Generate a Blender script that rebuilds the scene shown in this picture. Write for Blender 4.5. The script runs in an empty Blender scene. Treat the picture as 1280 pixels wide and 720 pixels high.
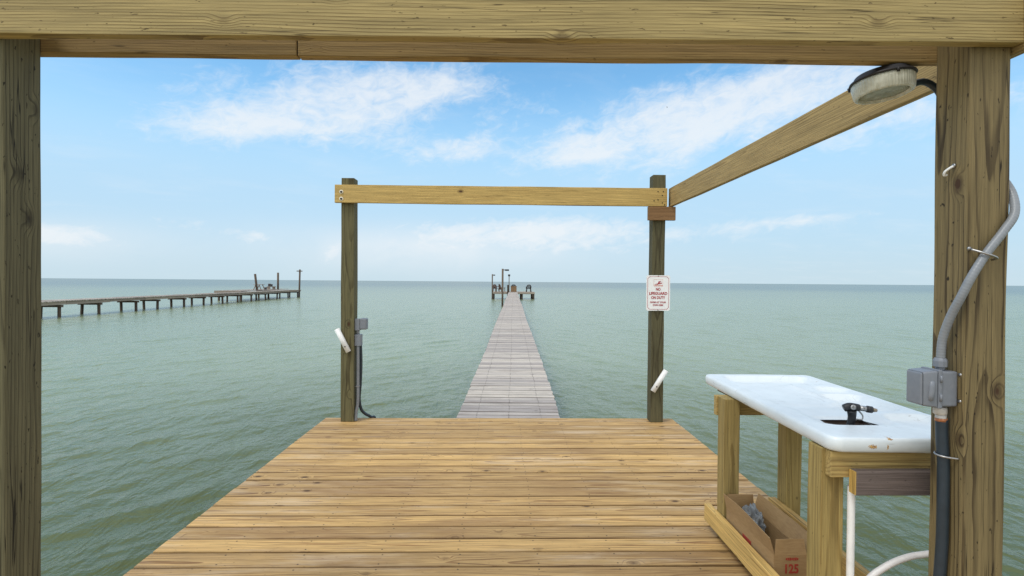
import bpy, bmesh, math, random
import numpy as np
from mathutils import Vector, Matrix, noise as mnoise
random.seed(7); rng = np.random.default_rng(11)
S = bpy.context.scene; COL = S.collection; D = bpy.data
RAD = math.radians
WATER = -0.80

# ------------------------------------------------------------------ node helpers
class NT:
    def __init__(s, tree): s.t = tree; s.n = tree.nodes; s.l = tree.links
    def new(s, typ, **kw):
        n = s.n.new(typ)
        for k, v in kw.items(): setattr(n, k, v)
        return n
    def put(s, sock, v):
        if v is None: return
        if isinstance(v, bpy.types.NodeSocket): s.l.new(v, sock)
        elif isinstance(v, (tuple, list)):
            v = tuple(v)
            if sock.type == 'RGBA' and len(v) == 3: v = v + (1,)
            sock.default_value = v
        else: sock.default_value = v
    def m(s, op, a, b=None, c=None, clamp=False):
        n = s.new('ShaderNodeMath', operation=op, use_clamp=clamp)
        s.put(n.inputs[0], a); s.put(n.inputs[1], b); s.put(n.inputs[2], c)
        return n.outputs[0]
    def vm(s, op, a, b=None):
        n = s.new('ShaderNodeVectorMath', operation=op)
        s.put(n.inputs[0], a); s.put(n.inputs[1], b)
        return n.outputs[0] if op not in ('LENGTH', 'DOT_PRODUCT', 'DISTANCE') else n.outputs['Value']
    def sep(s, v):
        n = s.new('ShaderNodeSeparateXYZ'); s.put(n.inputs[0], v); return n.outputs
    def comb(s, x, y, z):
        n = s.new('ShaderNodeCombineXYZ')
        for i, v in enumerate((x, y, z)): s.put(n.inputs[i], v)
        return n.outputs[0]
    def noise(s, v, scale=1.0, detail=2.0, rough=.5, dist=0.0, out=0):
        n = s.new('ShaderNodeTexNoise'); s.put(n.inputs['Vector'], v)
        s.put(n.inputs['Scale'], scale); s.put(n.inputs['Detail'], detail)
        s.put(n.inputs['Roughness'], rough); s.put(n.inputs['Distortion'], dist)
        return n.outputs[out]
    def ss(s, v, a, b, lo=0.0, hi=1.0):
        n = s.new('ShaderNodeMapRange', interpolation_type='SMOOTHSTEP')
        s.put(n.inputs[0], v); s.put(n.inputs[1], a); s.put(n.inputs[2], b)
        s.put(n.inputs[3], lo); s.put(n.inputs[4], hi)
        return n.outputs[0]
    def mix(s, f, a, b, mode='MIX'):
        n = s.new('ShaderNodeMix', data_type='RGBA', blend_type=mode)
        s.put(n.inputs[0], f); s.put(n.inputs[6], a); s.put(n.inputs[7], b)
        return n.outputs[2]
    def bump(s, h, strength, dist, normal=None):
        n = s.new('ShaderNodeBump'); s.put(n.inputs['Height'], h)
        n.inputs['Strength'].default_value = strength; n.inputs['Distance'].default_value = dist
        if normal is not None: s.l.new(normal, n.inputs['Normal'])
        return n.outputs[0]

def new_mat(name):
    m = D.materials.new(name); m.use_nodes = True
    m.node_tree.nodes.clear()
    nt = NT(m.node_tree)
    out = nt.new('ShaderNodeOutputMaterial')
    return m, nt, out

def principled(nt, out, **kw):
    b = nt.new('ShaderNodeBsdfPrincipled')
    for k, v in kw.items(): nt.put(b.inputs[k], v)
    nt.l.new(b.outputs[0], out.inputs[0])
    return b

def wood(name, early, late, grain='x', attr=False, phase=0., freq=130., pith=(.02, -.07), knots=.55, knotcol=(.06, .028, .012),
         stain=(.5, .5, .5), stain_amt=.0, screws=None, late_amt=.9, rough=.7, shift=True, var=.18, damp=None, bumpd=.0012, wav=.6, checks=.6, edge=0):
    m, nt, out = new_mat(name)
    if attr:
        a = nt.new('ShaderNodeAttribute', attribute_name='pc'); V0 = a.outputs['Vector']
        bid = nt.new('ShaderNodeAttribute', attribute_name='bid').outputs['Fac']
    else:
        V0 = nt.new('ShaderNodeTexCoord').outputs['Object']
        bid = nt.new('ShaderNodeObjectInfo').outputs['Random']
    x, y, z = nt.sep(V0)
    if grain == 'y': x, y = y, x
    if grain == 'z': x, y, z = z, x, y
    pj = nt.m('MULTIPLY_ADD', bid, .06, -.03)
    Vb = nt.comb(x, y, z)
    off = nt.vm('MULTIPLY', nt.comb(bid, bid, bid), (37.3, 11.7, 5.1))
    V = nt.vm('ADD', Vb, off)
    sc = lambda a, b, c: nt.vm('MULTIPLY', V, (a, b, c))
    n1 = nt.m('MULTIPLY_ADD', nt.noise(sc(1.6, 9, 9), 1, 3, .55), .030 * wav, -.015 * wav)
    n2 = nt.m('MULTIPLY_ADD', nt.noise(sc(.55, 2.2, 2.2), 1, 1), .10 * wav, -.05 * wav)
    vo = nt.new('ShaderNodeTexVoronoi', feature='F1'); nt.put(vo.inputs['Vector'], sc(4.2, 7.5, 7.5)); vo.inputs['Scale'].default_value = 1
    d = vo.outputs['Distance']; cr = nt.sep(vo.outputs['Color'])[0]
    sel = nt.m('GREATER_THAN', cr, 1 - knots * .75)
    dn = nt.m('ADD', d, nt.m('MULTIPLY_ADD', nt.noise(sc(40, 60, 60), 1, 2), .05, -.025))
    infl = nt.m('MULTIPLY', sel, nt.ss(d, .31, .03))
    ry = nt.m('SUBTRACT', y, nt.m('ADD', pj, pith[0])); rz = nt.m('SUBTRACT', z, pith[1])
    r = nt.m('SQRT', nt.m('ADD', nt.m('MULTIPLY', ry, ry), nt.m('MULTIPLY', rz, rz)))
    r = nt.m('ADD', nt.m('ADD', r, n1), nt.m('ADD', n2, nt.m('MULTIPLY', infl, .022)))
    t = nt.m('FRACT', nt.m('MULTIPLY', r, freq))
    band = nt.m('MAXIMUM', nt.m('MULTIPLY', nt.m('MULTIPLY', t, t), .38), nt.ss(t, .62, .88))
    band = nt.m('MULTIPLY', band, nt.ss(t, 1.0, .955))
    bandv = nt.m('MULTIPLY', band, nt.ss(nt.noise(sc(2.2, 16, 16), 1, 2), .25, .7, .35, 1.0))
    fib = nt.noise(sc(9, 420, 420), 1, 3, .6)
    fib2 = nt.noise(sc(2.5, 90, 90), 1, 3, .6)
    col = nt.mix(nt.m('MULTIPLY', bandv, late_amt), early, late)
    col = nt.mix(1.0, col, nt.comb(*[nt.ss(fib, .2, .8, .80, 1.16)] * 3), 'MULTIPLY')
    col = nt.mix(1.0, col, nt.comb(*[nt.ss(fib2, .25, .75, .74, 1.16)] * 3), 'MULTIPLY')
    # board to board variation of the timber itself
    bv = nt.m('MULTIPLY_ADD', bid, 2 * var, 1 - var)
    col = nt.mix(1.0, col, nt.comb(bv, bv, nt.m('POWER', bv, .8)), 'MULTIPLY')
    if stain_amt:
        sm = nt.ss(nt.noise(sc(1.1, 7, 7), 1, 5, .65), .48, .78)
        col = nt.mix(nt.m('MULTIPLY', sm, stain_amt), col, stain)
    if damp:
        dm = nt.ss(nt.noise(sc(.8, 3.5, 3.5), 1.3, 5, .65), .50, .70)
        col = nt.mix(nt.m('MULTIPLY', dm, damp[1]), col, damp[0])
    if edge:      # grime along the arrises of each board
        em = nt.m('MULTIPLY', nt.ss(nt.m('ADD', nt.m('ABSOLUTE', y), nt.m('MULTIPLY_ADD', nt.noise(sc(5, 30, 30), 1, 3), .014, -.007)), edge - .012, edge), .55)
        col = nt.mix(em, col, tuple(.38 * v for v in late))
    if checks:    # drying cracks that follow the grain, and pin-head specks
        ck = nt.m('ABSOLUTE', nt.m('SUBTRACT', nt.noise(sc(.9, 42, 42), 1, 2, .5, .2), .5))
        ckm = nt.m('MULTIPLY', nt.ss(ck, .016, .004), nt.ss(nt.noise(sc(1.1, 10, 10), 1.7, 2), .52, .62))
        col = nt.mix(nt.m('MULTIPLY', ckm, checks), col, tuple(.35 * v for v in late))
        spk = nt.ss(nt.noise(sc(30, 80, 80), 1, 2, .6), .675, .73)
        col = nt.mix(nt.m('MULTIPLY', spk, checks), col, tuple(.45 * v for v in late))
    ring = nt.m('MULTIPLY', sel, nt.ss(dn, .19, .10))
    core = nt.m('MULTIPLY', sel, nt.ss(dn, .095, .06))
    col = nt.mix(nt.m('MULTIPLY', ring, .55), col, tuple(.5 * k + .3 * l for k, l in zip(knotcol, late)))
    col = nt.mix(nt.m('MULTIPLY', core, .9), col, knotcol)
    h = nt.m('ADD', nt.m('MULTIPLY', bandv, .6), nt.m('MULTIPLY', fib2, .5))
    h = nt.m('SUBTRACT', h, nt.m('MULTIPLY', core, .8))
    if screws:
        pitch, edge, rad, lines = screws
        sx = nt.m('MULTIPLY', nt.m('SUBTRACT', nt.m('FRACT', nt.m('ADD', nt.m('DIVIDE', x, pitch), nt.m('MULTIPLY_ADD', bid, .05, phase))), .5), pitch)
        sy = nt.m('SUBTRACT', nt.m('ABSOLUTE', y), edge)
        dd = nt.m('SQRT', nt.m('ADD', nt.m('MULTIPLY', sx, sx), nt.m('MULTIPLY', sy, sy)))
        dot = nt.ss(dd, rad * 1.25, rad * .75)
        col = nt.mix(nt.m('MULTIPLY', dot, .85), col, (.03, .022, .016))
        h = nt.m('SUBTRACT', h, nt.m('MULTIPLY', dot, .7))
        if lines:   # rusty nail rows with the stain they leave along the joist
            ln = nt.m('MULTIPLY', nt.ss(nt.m('ABSOLUTE', sx), .010, .003), nt.ss(nt.noise(nt.vm('MULTIPLY', V, (3, 9, 9)), 1, 3), .4, .65))
            col = nt.mix(nt.m('MULTIPLY', ln, lines), col, (.08, .065, .055))
    b = principled(nt, out, **{'Base Color': col, 'Roughness': rough})
    b.inputs['Specular IOR Level'].default_value = .3
    nt.put(b.inputs['Normal'], nt.bump(h, .85, bumpd))
    return m

def paint(name, col, rough=.45, metal=0., var=.06, scale=30., spec=.5, dirt=None, dirt_amt=0., bump=.0):
    m, nt, out = new_mat(name)
    V = nt.new('ShaderNodeTexCoord').outputs['Object']
    n = nt.noise(V, scale, 4, .6)
    c = nt.mix(1.0, col, nt.comb(*[nt.ss(n, .25, .75, 1 - var, 1 + var)] * 3), 'MULTIPLY')
    if dirt:
        dm = nt.ss(nt.noise(V, scale * .35, 5, .65), .52, .72)
        c = nt.mix(nt.m('MULTIPLY', dm, dirt_amt), c, dirt)
    b = principled(nt, out, **{'Base Color': c, 'Roughness': nt.ss(n, .2, .8, rough * .85, min(1, rough * 1.15)), 'Metallic': metal})
    b.inputs['Specular IOR Level'].default_value = spec
    if bump: nt.put(b.inputs['Normal'], nt.bump(n, .4, bump))
    return m

M = {}
M['deck'] = wood('deck_pine', (.565, .358, .138), (.24, .12, .040), attr=True, freq=105, pith=(.0, -.05), knots=.95,
                 stain=(.66, .53, .385), stain_amt=.65, screws=(.41, .045, .0048, 0), rough=.62, var=.21, damp=((.29, .165, .065), .66), late_amt=.95, edge=.069)
M['walk'] = wood('weathered_walk', (.53, .475, .425), (.30, .262, .235), attr=True, freq=120, pith=(.0, -.05), knots=.25, knotcol=(.10, .085, .075),
                 stain=(.62, .59, .56), stain_amt=.5, screws=(.35, .04, .006, .38), phase=.5, edge=.066, rough=.85, var=.24, damp=((.30, .25, .225), .5))
M['beam_far'] = wood('yellow_pine_beam', (.66, .46, .155), (.42, .255, .075), 'x', freq=110, pith=(.01, -.03), knots=.7, rough=.7)
M['beam_near'] = wood('green_treated_beam', (.46, .35, .142), (.20, .135, .05), 'x', checks=.85, freq=95, pith=(.03, -.30), knots=.85, rough=.7, late_amt=.9)
M['beam_rear'] = wood('brown_treated_beam', (.36, .25, .105), (.19, .12, .046), 'x', freq=110, pith=(.04, .25), knots=.3, rough=.7)
M['beam_side'] = wood('side_treated_beam', (.38, .27, .115), (.19, .122, .047), 'y', freq=110, pith=(-.05, .06), knots=.4, rough=.7)
M['post_left'] = wood('dark_green_post', (.125, .112, .06), (.035, .029, .014), 'z', checks=.95, freq=90, pith=(-.02, .10), knots=.8, rough=.75, late_amt=.85, knotcol=(.02, .014, .008))
M['post_right'] = wood('brown_green_post', (.20, .15, .068), (.042, .026, .011), 'z', checks=.95, freq=85, pith=(.015, .05), knots=.6, rough=.7, late_amt=.9, knotcol=(.05, .022, .01))
M['post_far'] = wood('weathered_green_post', (.125, .112, .055), (.05, .04, .018), 'z', freq=80, pith=(.01, .09), knots=.3, rough=.8)
M['block'] = wood('red_brown_block', (.30, .165, .07), (.17, .085, .035), 'x', freq=90, pith=(.01, .06), knots=.5)
M['table_leg'] = wood('olive_pine_leg', (.34, .25, .09), (.20, .135, .042), 'z', freq=90, pith=(.01, .05), knots=.45, rough=.7)
M['table_rail'] = wood('yellow_pine_rail', (.60, .40, .14), (.40, .24, .075), 'y', freq=90, pith=(.02, .06), knots=.3, rough=.65)
M['apron'] = wood('yellow_pine_apron', (.42, .30, .11), (.24, .15, .05), 'x', freq=75, pith=(.03, .045), knots=.5)
M['grey_board'] = wood('grey_weathered_board', (.165, .13, .115), (.085, .065, .06), 'x', freq=160, pith=(.02, .05), knots=.3, stain=(.26, .23, .22), stain_amt=.4)
M['old_timber'] = wood('old_pier_timber', (.34, .29, .245), (.19, .16, .135), 'x', freq=80, pith=(.02, .05), knots=.2, rough=.9)
M['piling'] = wood('dark_piling', (.095, .075, .058), (.045, .035, .027), 'z', freq=60, pith=(0, 0), knots=.3, rough=.9)
M['lamp_pole'] = wood('brown_pole', (.135, .10, .074), (.075, .054, .038), 'z', freq=60, pith=(0, 0), knots=.3, rough=.85)
M['hidden_joist'] = wood('joist_pine', (.36, .25, .11), (.22, .14, .055), 'x', freq=90, knots=.3)
M['end_grain'] = wood('yellow_end', (.5, .33, .10), (.33, .19, .05), 'z', freq=110, knots=.1)
M['grey_plastic'] = paint('grey_outdoor_plastic', (.18, .195, .225), .42, var=.05, scale=60, dirt=(.30, .30, .30), dirt_amt=.25)
M['grey_conduit'] = paint('grey_conduit_plastic', (.215, .23, .25), .4, var=.07, scale=40)
M['pale_fitting'] = paint('pale_grey_fitting', (.55, .53, .50), .5, var=.08, scale=90, dirt=(.35, .30, .24), dirt_amt=.3)
M['blue_conduit'] = paint('dark_blue_conduit', (.018, .030, .042), .42, var=.1, scale=30)
M['copper'] = paint('copper_tape', (.45, .18, .08), .4, .3, var=.3, scale=160)
M['black_rubber'] = paint('black_rubber', (.018, .018, .02), .45, var=.2, scale=60)
M['black_metal'] = paint('bronze_black_metal', (.03, .028, .032), .5, .2, var=.2, scale=50)
M['steel'] = paint('dull_steel', (.36, .36, .36), .35, .9, var=.12, scale=150)
M['brass'] = paint('tarnished_tip', (.33, .27, .2), .38, .8, var=.2, scale=200)
M['pvc'] = paint('white_pvc', (.80, .80, .79), .35, var=.04, scale=40, dirt=(.6, .58, .54), dirt_amt=.25)
M['white_tube'] = paint('white_tube', (.66, .635, .62), .4, var=.05, scale=40, dirt=(.55, .5, .45), dirt_amt=.3)
M['sign_white'] = paint('white_sign_metal', (.84, .84, .84), .35, var=.03, scale=20)
M['sign_red'] = paint('dark_red_print', (.36, .025, .035), .45, var=.08, scale=60)
M['sign_orange'] = paint('orange_wave_print', (.55, .12, .05), .45, var=.08, scale=60)
M['hole_black'] = paint('dark_hole', (.012, .01, .009), .8)
M['card_red'] = paint('faded_red_ink', (.33, .035, .02), .7, var=.25, scale=120)
M['cut_pale'] = paint('pale_washer', (.72, .66, .52), .5)
M['black_chair'] = paint('dark_plastic_chair', (.035, .03, .03), .5)
M['brown_chair'] = paint('brown_chair_paint', (.10, .06, .045), .6, var=.2)
M['tan_box'] = wood('tan_box_wood', (.27, .17, .09), (.18, .105, .055), 'x', freq=60, knots=.2)
M['bird'] = paint('dark_feather', (.03, .03, .035), .8)

def cardboard():
    m, nt, out = new_mat('cardboard')
    V = nt.new('ShaderNodeTexCoord').outputs['Object']
    n = nt.noise(nt.vm('MULTIPLY', V, (25, 25, 160)), 1, 4, .6)
    c = nt.mix(nt.ss(n, .3, .7), (.29, .18, .078), (.35, .222, .10))
    c = nt.mix(nt.m('MULTIPLY', nt.ss(nt.noise(V, 7, 4, .6), .5, .75), .45), c, (.21, .125, .062))
    b = principled(nt, out, **{'Base Color': c, 'Roughness': .85})
    nt.put(b.inputs['Normal'], nt.bump(nt.noise(V, 35, 3), .25, .003))
    return m
M['card'] = cardboard()

def enamel():
    m, nt, out = new_mat('white_enamel')
    V = nt.new('ShaderNodeTexCoord').outputs['Object']
    n = nt.noise(V, 9, 5, .6)
    c = nt.mix(nt.ss(n, .3, .75), (.69, .745, .775), (.63, .69, .725))
    # fine dark specks and a few rusty chips in the enamel
    sp = nt.ss(nt.noise(nt.vm('MULTIPLY', V, (38, 60, 60)), 1, 4, .7), .70, .74)
    c = nt.mix(nt.m('MULTIPLY', sp, .55), c, (.22, .2, .19))
    for k, (sx, sy) in enumerate(((5, 60), (60, 6), (28, 30))):   # knife cuts and scratches
        q = nt.vm('MULTIPLY', V, (sx, sy, 20))
        cut = nt.m('ABSOLUTE', nt.m('SUBTRACT', nt.noise(nt.vm('ADD', q, (k * 7.3, 0, 0)), .55, 1), .5))
        msk = nt.ss(nt.noise(nt.vm('ADD', V, (k * 3.1, 1.7, 0)), 6, 3), .56, .66)
        c = nt.mix(nt.m('MULTIPLY', nt.m('MULTIPLY', nt.ss(cut, .010, .003), msk), .5), c, (.30, .31, .30))
    x, y, z = nt.sep(V)
    def blob(cx, cy, cz, sx, sz, jag):
        q = nt.comb(nt.m('DIVIDE', nt.m('SUBTRACT', x, cx), sx), nt.m('DIVIDE', nt.m('SUBTRACT', y, cy), .03), nt.m('DIVIDE', nt.m('SUBTRACT', z, cz), sz))
        return nt.ss(nt.m('ADD', nt.vm('LENGTH', q), nt.m('MULTIPLY_ADD', nt.noise(V, jag, 3, .7), 2.6, -1.3)), 1.0, .72)
    rust = blob(.155, .003, -.032, .016, .009, 230)
    rust2 = blob(.212, .003, -.034, .0035, .011, 160)
    rust3 = blob(.223, .012, -.004, .010, .004, 200)
    rr = nt.m('MAXIMUM', rust, nt.m('MAXIMUM', rust2, rust3))
    c = nt.mix(nt.m('MULTIPLY', rr, .9), c, nt.mix(nt.ss(nt.noise(V, 260, 2), .42, .58), (.62, .36, .06), (.16, .045, .02)))
    b = principled(nt, out, **{'Base Color': c, 'Roughness': nt.ss(n, .3, .7, .28, .42)})
    nt.put(b.inputs['Normal'], nt.bump(nt.noise(V, 14, 2), .12, .006))
    return m
M['enamel'] = enamel()
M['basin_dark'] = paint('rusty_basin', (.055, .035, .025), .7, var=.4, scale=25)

def glass_lens(name, a, b_):
    m, nt, out = new_mat(name)
    V = nt.new('ShaderNodeTexCoord').outputs['Object']
    x, y, z = nt.sep(V)
    ang = nt.m('ARCTAN2', y, x)
    rib = nt.m('SINE', nt.m('MULTIPLY', ang, 60))
    rad = nt.m('SQRT', nt.m('ADD', nt.m('MULTIPLY', x, x), nt.m('MULTIPLY', y, y)))
    ring = nt.m('SINE', nt.m('MULTIPLY', rad, 700))
    n = nt.noise(V, 30, 4)
    c = nt.mix(nt.ss(n, .3, .7), a, b_)
    b = principled(nt, out, **{'Base Color': c, 'Roughness': .22, 'Transmission Weight': .12, 'IOR': 1.45})
    nt.put(b.inputs['Normal'], nt.bump(nt.m('ADD', rib, ring), .5, .0012))
    return m
M['lens'] = glass_lens('ribbed_lamp_glass', (.60, .60, .50), (.80, .81, .72)); M['lens_dark'] = glass_lens('ringed_lamp_glass', (.30, .31, .22), (.46, .48, .38))

def bag_mat():
    m, nt, out = new_mat('clear_plastic_bag')
    principled(nt, out, **{'Base Color': (.45, .48, .5), 'Roughness': .08, 'Transmission Weight': .6, 'IOR': 1.25})
    return m
M['bag'] = bag_mat()

# ------------------------------------------------------------------ object helpers
def thing(name, label, cat, loc=(0, 0, 0), rot=(0, 0, 0), group=None):
    o = D.objects.new(name, None); COL.objects.link(o)
    o.empty_display_size = .1
    o.location = loc; o.rotation_euler = rot
    tag(o, label, cat, group); return o
def tag(o, label, cat, group=None):
    o['label'] = label; o['category'] = cat
    if group: o['group'] = group
    return o
def link(name, me, mats, parent=None, loc=(0, 0, 0), rot=(0, 0, 0), smooth=False, label=None):
    """loc is in the parent's frame"""
    o = D.objects.new(name, me); COL.objects.link(o)
    for m in (mats if isinstance(mats, (list, tuple)) else [mats]): me.materials.append(m)
    o.location = loc; o.rotation_euler = rot
    if parent: o.parent = parent
    if smooth:
        for p in me.polygons: p.use_smooth = True
    if label: o['label'] = label
    return o
def tomesh(bm, name):
    bmesh.ops.recalc_face_normals(bm, faces=bm.faces)
    me = D.meshes.new(name); bm.to_mesh(me); bm.free(); return me
def off(parent, p):
    """world point -> parent's frame for parents without rotation"""
    return Vector(p) - (parent.location if parent else Vector((0, 0, 0)))
def box_bm(sx, sy, sz, bev=.004, seg=2):
    bm = bmesh.new(); bmesh.ops.create_cube(bm, size=1)
    bmesh.ops.scale(bm, vec=(sx, sy, sz), verts=bm.verts)
    if bev: bmesh.ops.bevel(bm, geom=bm.edges[:], offset=bev, segments=seg, profile=.6, affect='EDGES')
    return bm
def box(name, parent, x, y, z, mat, bev=.004, rot=(0, 0, 0), world=True, wob=0., label=None, smooth=False):
    """x, y, z are (min, max) pairs; object origin at the centre"""
    c = Vector(((x[0] + x[1]) / 2, (y[0] + y[1]) / 2, (z[0] + z[1]) / 2))
    bm = box_bm(x[1] - x[0], y[1] - y[0], z[1] - z[0], bev)
    if wob:   # rough sawn edges: cut along the length and move the rings a little
        L = max((x[1] - x[0], 0), (y[1] - y[0], 1), (z[1] - z[0], 2))
        ax = L[1]
        for k in range(1, 24):
            co = Vector((0, 0, 0)); no = Vector((0, 0, 0)); no[ax] = 1; co[ax] = -L[0] / 2 + L[0] * k / 24
            bmesh.ops.bisect_plane(bm, geom=bm.verts[:] + bm.edges[:] + bm.faces[:], plane_co=co, plane_no=no)
        sd = random.random() * 50
        for v in bm.verts:
            for a in range(3):
                if a != ax:
                    v.co[a] += wob * mnoise.noise((v.co[ax] * 2.3 + sd, a * 7.1 + sd, (v.co[(ax + 1) % 3] > 0) * 3.7 + (v.co[(ax + 2) % 3] > 0) * 9.3))
    loc = off(parent, c) if world else c
    return link(name, tomesh(bm, name), mat, parent, loc, rot, label=label, smooth=smooth)
def tube_bm(pts, r, seg=14, caps=True, sub=8, smooth_path=True, bm=None):
    P_ = [Vector(p) for p in pts]
    if smooth_path and len(P_) > 2:
        Q = []
        ext = [P_[0] * 2 - P_[1]] + P_ + [P_[-1] * 2 - P_[-2]]
        for i in range(1, len(ext) - 2):
            a, b, c, d = ext[i - 1:i + 3]
            for k in range(sub):
                t = k / sub
                Q.append(.5 * ((2 * b) + (c - a) * t + (2 * a - 5 * b + 4 * c - d) * t * t + (3 * b - a - 3 * c + d) * t ** 3))
        Q.append(P_[-1]); P_ = Q
    bm = bm or bmesh.new()
    T0 = (P_[1] - P_[0]).normalized(); up = Vector((0, 0, 1)) if abs(T0.z) < .9 else Vector((1, 0, 0))
    N = (up - T0 * up.dot(T0)).normalized(); rings = []
    for i, p in enumerate(P_):
        T = (P_[min(i + 1, len(P_) - 1)] - P_[max(i - 1, 0)]).normalized()
        N = (N - T * N.dot(T)).normalized(); B = T.cross(N)
        rr = r(i / (len(P_) - 1)) if callable(r) else r
        rings.append([bm.verts.new(p + rr * (math.cos(2 * math.pi * k / seg) * N + math.sin(2 * math.pi * k / seg) * B)) for k in range(seg)])
    for a, b in zip(rings, rings[1:]):
        for k in range(seg): bm.faces.new((a[k], a[(k + 1) % seg], b[(k + 1) % seg], b[k]))
    if caps: bm.faces.new(rings[0][::-1]); bm.faces.new(rings[-1])
    return bm
def tube(name, parent, pts, r, mat, seg=14, world=True, label=None, smooth_path=True, sub=8):
    c = Vector(pts[0])
    bm = tube_bm([Vector(p) - c for p in pts], r, seg, sub=sub, smooth_path=smooth_path)
    o = link(name, tomesh(bm, name), mat, parent, off(parent, c) if world else c, smooth=True, label=label)
    return o
def lathe_bm(prof, seg=32, bm=None):
    bm = bm or bmesh.new(); rings = []
    for r, z in prof:
        rings.append([bm.verts.new((r * math.cos(2 * math.pi * k / seg), r * math.sin(2 * math.pi * k / seg), z)) for k in range(seg)])
    for a, b in zip(rings, rings[1:]):
        for k in range(seg): bm.faces.new((a[k], a[(k + 1) % seg], b[(k + 1) % seg], b[k]))
    bm.faces.new(rings[0][::-1]); bm.faces.new(rings[-1]); return bm
def lathe(name, parent, prof, mat, loc, rot=(0, 0, 0), seg=32, world=True, smooth=True):
    return link(name, tomesh(lathe_bm(prof, seg), name), mat, parent, off(parent, loc) if world else loc, rot, smooth=smooth)
def text_mesh(lines, size, thick=.03):
    """lines: list of (text, size, y, width or None) -> one mesh in XY, lying flat, extruded a hair"""
    bm = bmesh.new()
    for txt, sz, yy, wid in lines:
        c = D.curves.new('t', 'FONT'); c.body = txt; c.size = sz; c.align_x = 'CENTER'; c.align_y = 'CENTER'
        c.extrude = .0006; c.offset = thick * sz; c.resolution_u = 3
        o = D.objects.new('t', c); COL.objects.link(o)
        me = D.meshes.new_from_object(o.evaluated_get(bpy.context.evaluated_depsgraph_get()))
        xs = [v.co.x for v in me.vertices]; k = (wid / (max(xs) - min(xs))) if wid else 1; cx = (max(xs) + min(xs)) / 2
        me.transform(Matrix.Translation((0, yy, 0)) @ Matrix.Diagonal((k, 1, 1, 1)) @ Matrix.Translation((-cx, 0, 0)))
        bm.from_mesh(me); D.objects.remove(o); D.curves.remove(c); D.meshes.remove(me)
    return tomesh(bm, 'lettering')

def planks(name, parent, n, pitch, gap, thick, half_x, mat, y_of, z_of=lambda i: 0., xj=.006, zj=.0015, nseg=10, loc=(0, 0, 0), tilt=.0, skew=0., gapj=.0015, cx=lambda i: 0., warp=.0015):
    """one mesh of boards lying across X, each with rounded arrises; 'pc' and 'bid' give the wood its own grain per board"""
    V, F, PC, BID = [], [], [], []
    for i in range(n):
        w = pitch - gap + rng.uniform(-gapj, gapj); b = rng.random(); hw = w / 2; ch = .0035
        prof = [(-hw, -thick), (-hw, -ch), (-hw + ch * .3, -ch * .3), (-hw + ch, 0), (0, .0006), (hw - ch, 0), (hw - ch * .3, -ch * .3), (hw, -ch), (hw, -thick)]
        x0 = -half_x + rng.uniform(-xj, xj); x1 = half_x + rng.uniform(-xj, xj)
        zz = z_of(i) + rng.uniform(-zj, zj); tl = rng.uniform(-tilt, tilt); yc = y_of(i); sk = rng.uniform(-skew, skew)
        ph = rng.uniform(0, 6.28, 2); base = len(V); m = len(prof); bow = rng.uniform(-warp, warp); cxi = cx(i)
        for s in range(nseg + 1):
            x = x0 + (x1 - x0) * s / nseg
            dy = bow * math.sin(1.3 * x + ph[0]) + sk * x
            dz = warp * .6 * math.sin(1.9 * x + ph[1])
            for py, pz in prof:
                V.append((x + cxi, yc + py + dy, zz + pz + dz + tl * py)); PC.append((x, py, pz + thick / 2)); BID.append(b)
        for s in range(nseg):
            for k in range(m):
                a = base + s * m + k; c = base + s * m + (k + 1) % m
                F.append((a, a + m, c + m, c))
        F.append(tuple(base + k for k in range(m))); F.append(tuple(base + nseg * m + k for k in range(m))[::-1])
    me = D.meshes.new(name); me.from_pydata(V, [], F)
    a = me.attributes.new('pc', 'FLOAT_VECTOR', 'POINT'); a.data.foreach_set('vector', np.array(PC, 'f').ravel())
    a = me.attributes.new('bid', 'FLOAT', 'POINT'); a.data.foreach_set('value', np.array(BID, 'f'))
    me.update()
    bm = bmesh.new(); bm.from_mesh(me); bmesh.ops.recalc_face_normals(bm, faces=bm.faces); bm.to_mesh(me); bm.free()
    return link(name, me, mat, parent, loc)

# ------------------------------------------------------------------ camera
f_px = 654.; H = 1.449; yaw, pit, rol = RAD(1.2), RAD(.68), RAD(.446)
Fw = Vector((math.sin(yaw) * math.cos(pit), math.cos(yaw) * math.cos(pit), -math.sin(pit)))
R0 = Vector((math.cos(yaw), -math.sin(yaw), 0)); U0 = R0.cross(Fw)
Rt = R0 * math.cos(rol) + U0 * math.sin(rol); Up = -R0 * math.sin(rol) + U0 * math.cos(rol)
cam = D.cameras.new('camera'); co = D.objects.new('camera', cam); COL.objects.link(co)
cam.sensor_width = 36; cam.lens = 36 * f_px / 1280; cam.clip_start = .05; cam.clip_end = 100000
mw = Matrix(((Rt.x, Up.x, -Fw.x, 0), (Rt.y, Up.y, -Fw.y, 0), (Rt.z, Up.z, -Fw.z, H), (0, 0, 0, 1)))
co.matrix_world = mw; S.camera = co

# ------------------------------------------------------------------ light and sky
SUN_DIR = Vector((-.42, -.30, .86)).normalized()
sun = D.lights.new('sun', 'SUN'); sun.energy = 1.15; sun.angle = RAD(17); sun.color = (1, .96, .89)
so = D.objects.new('sun', sun); COL.objects.link(so)
so.rotation_euler = SUN_DIR.to_track_quat('Z', 'Y').to_euler()

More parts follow.
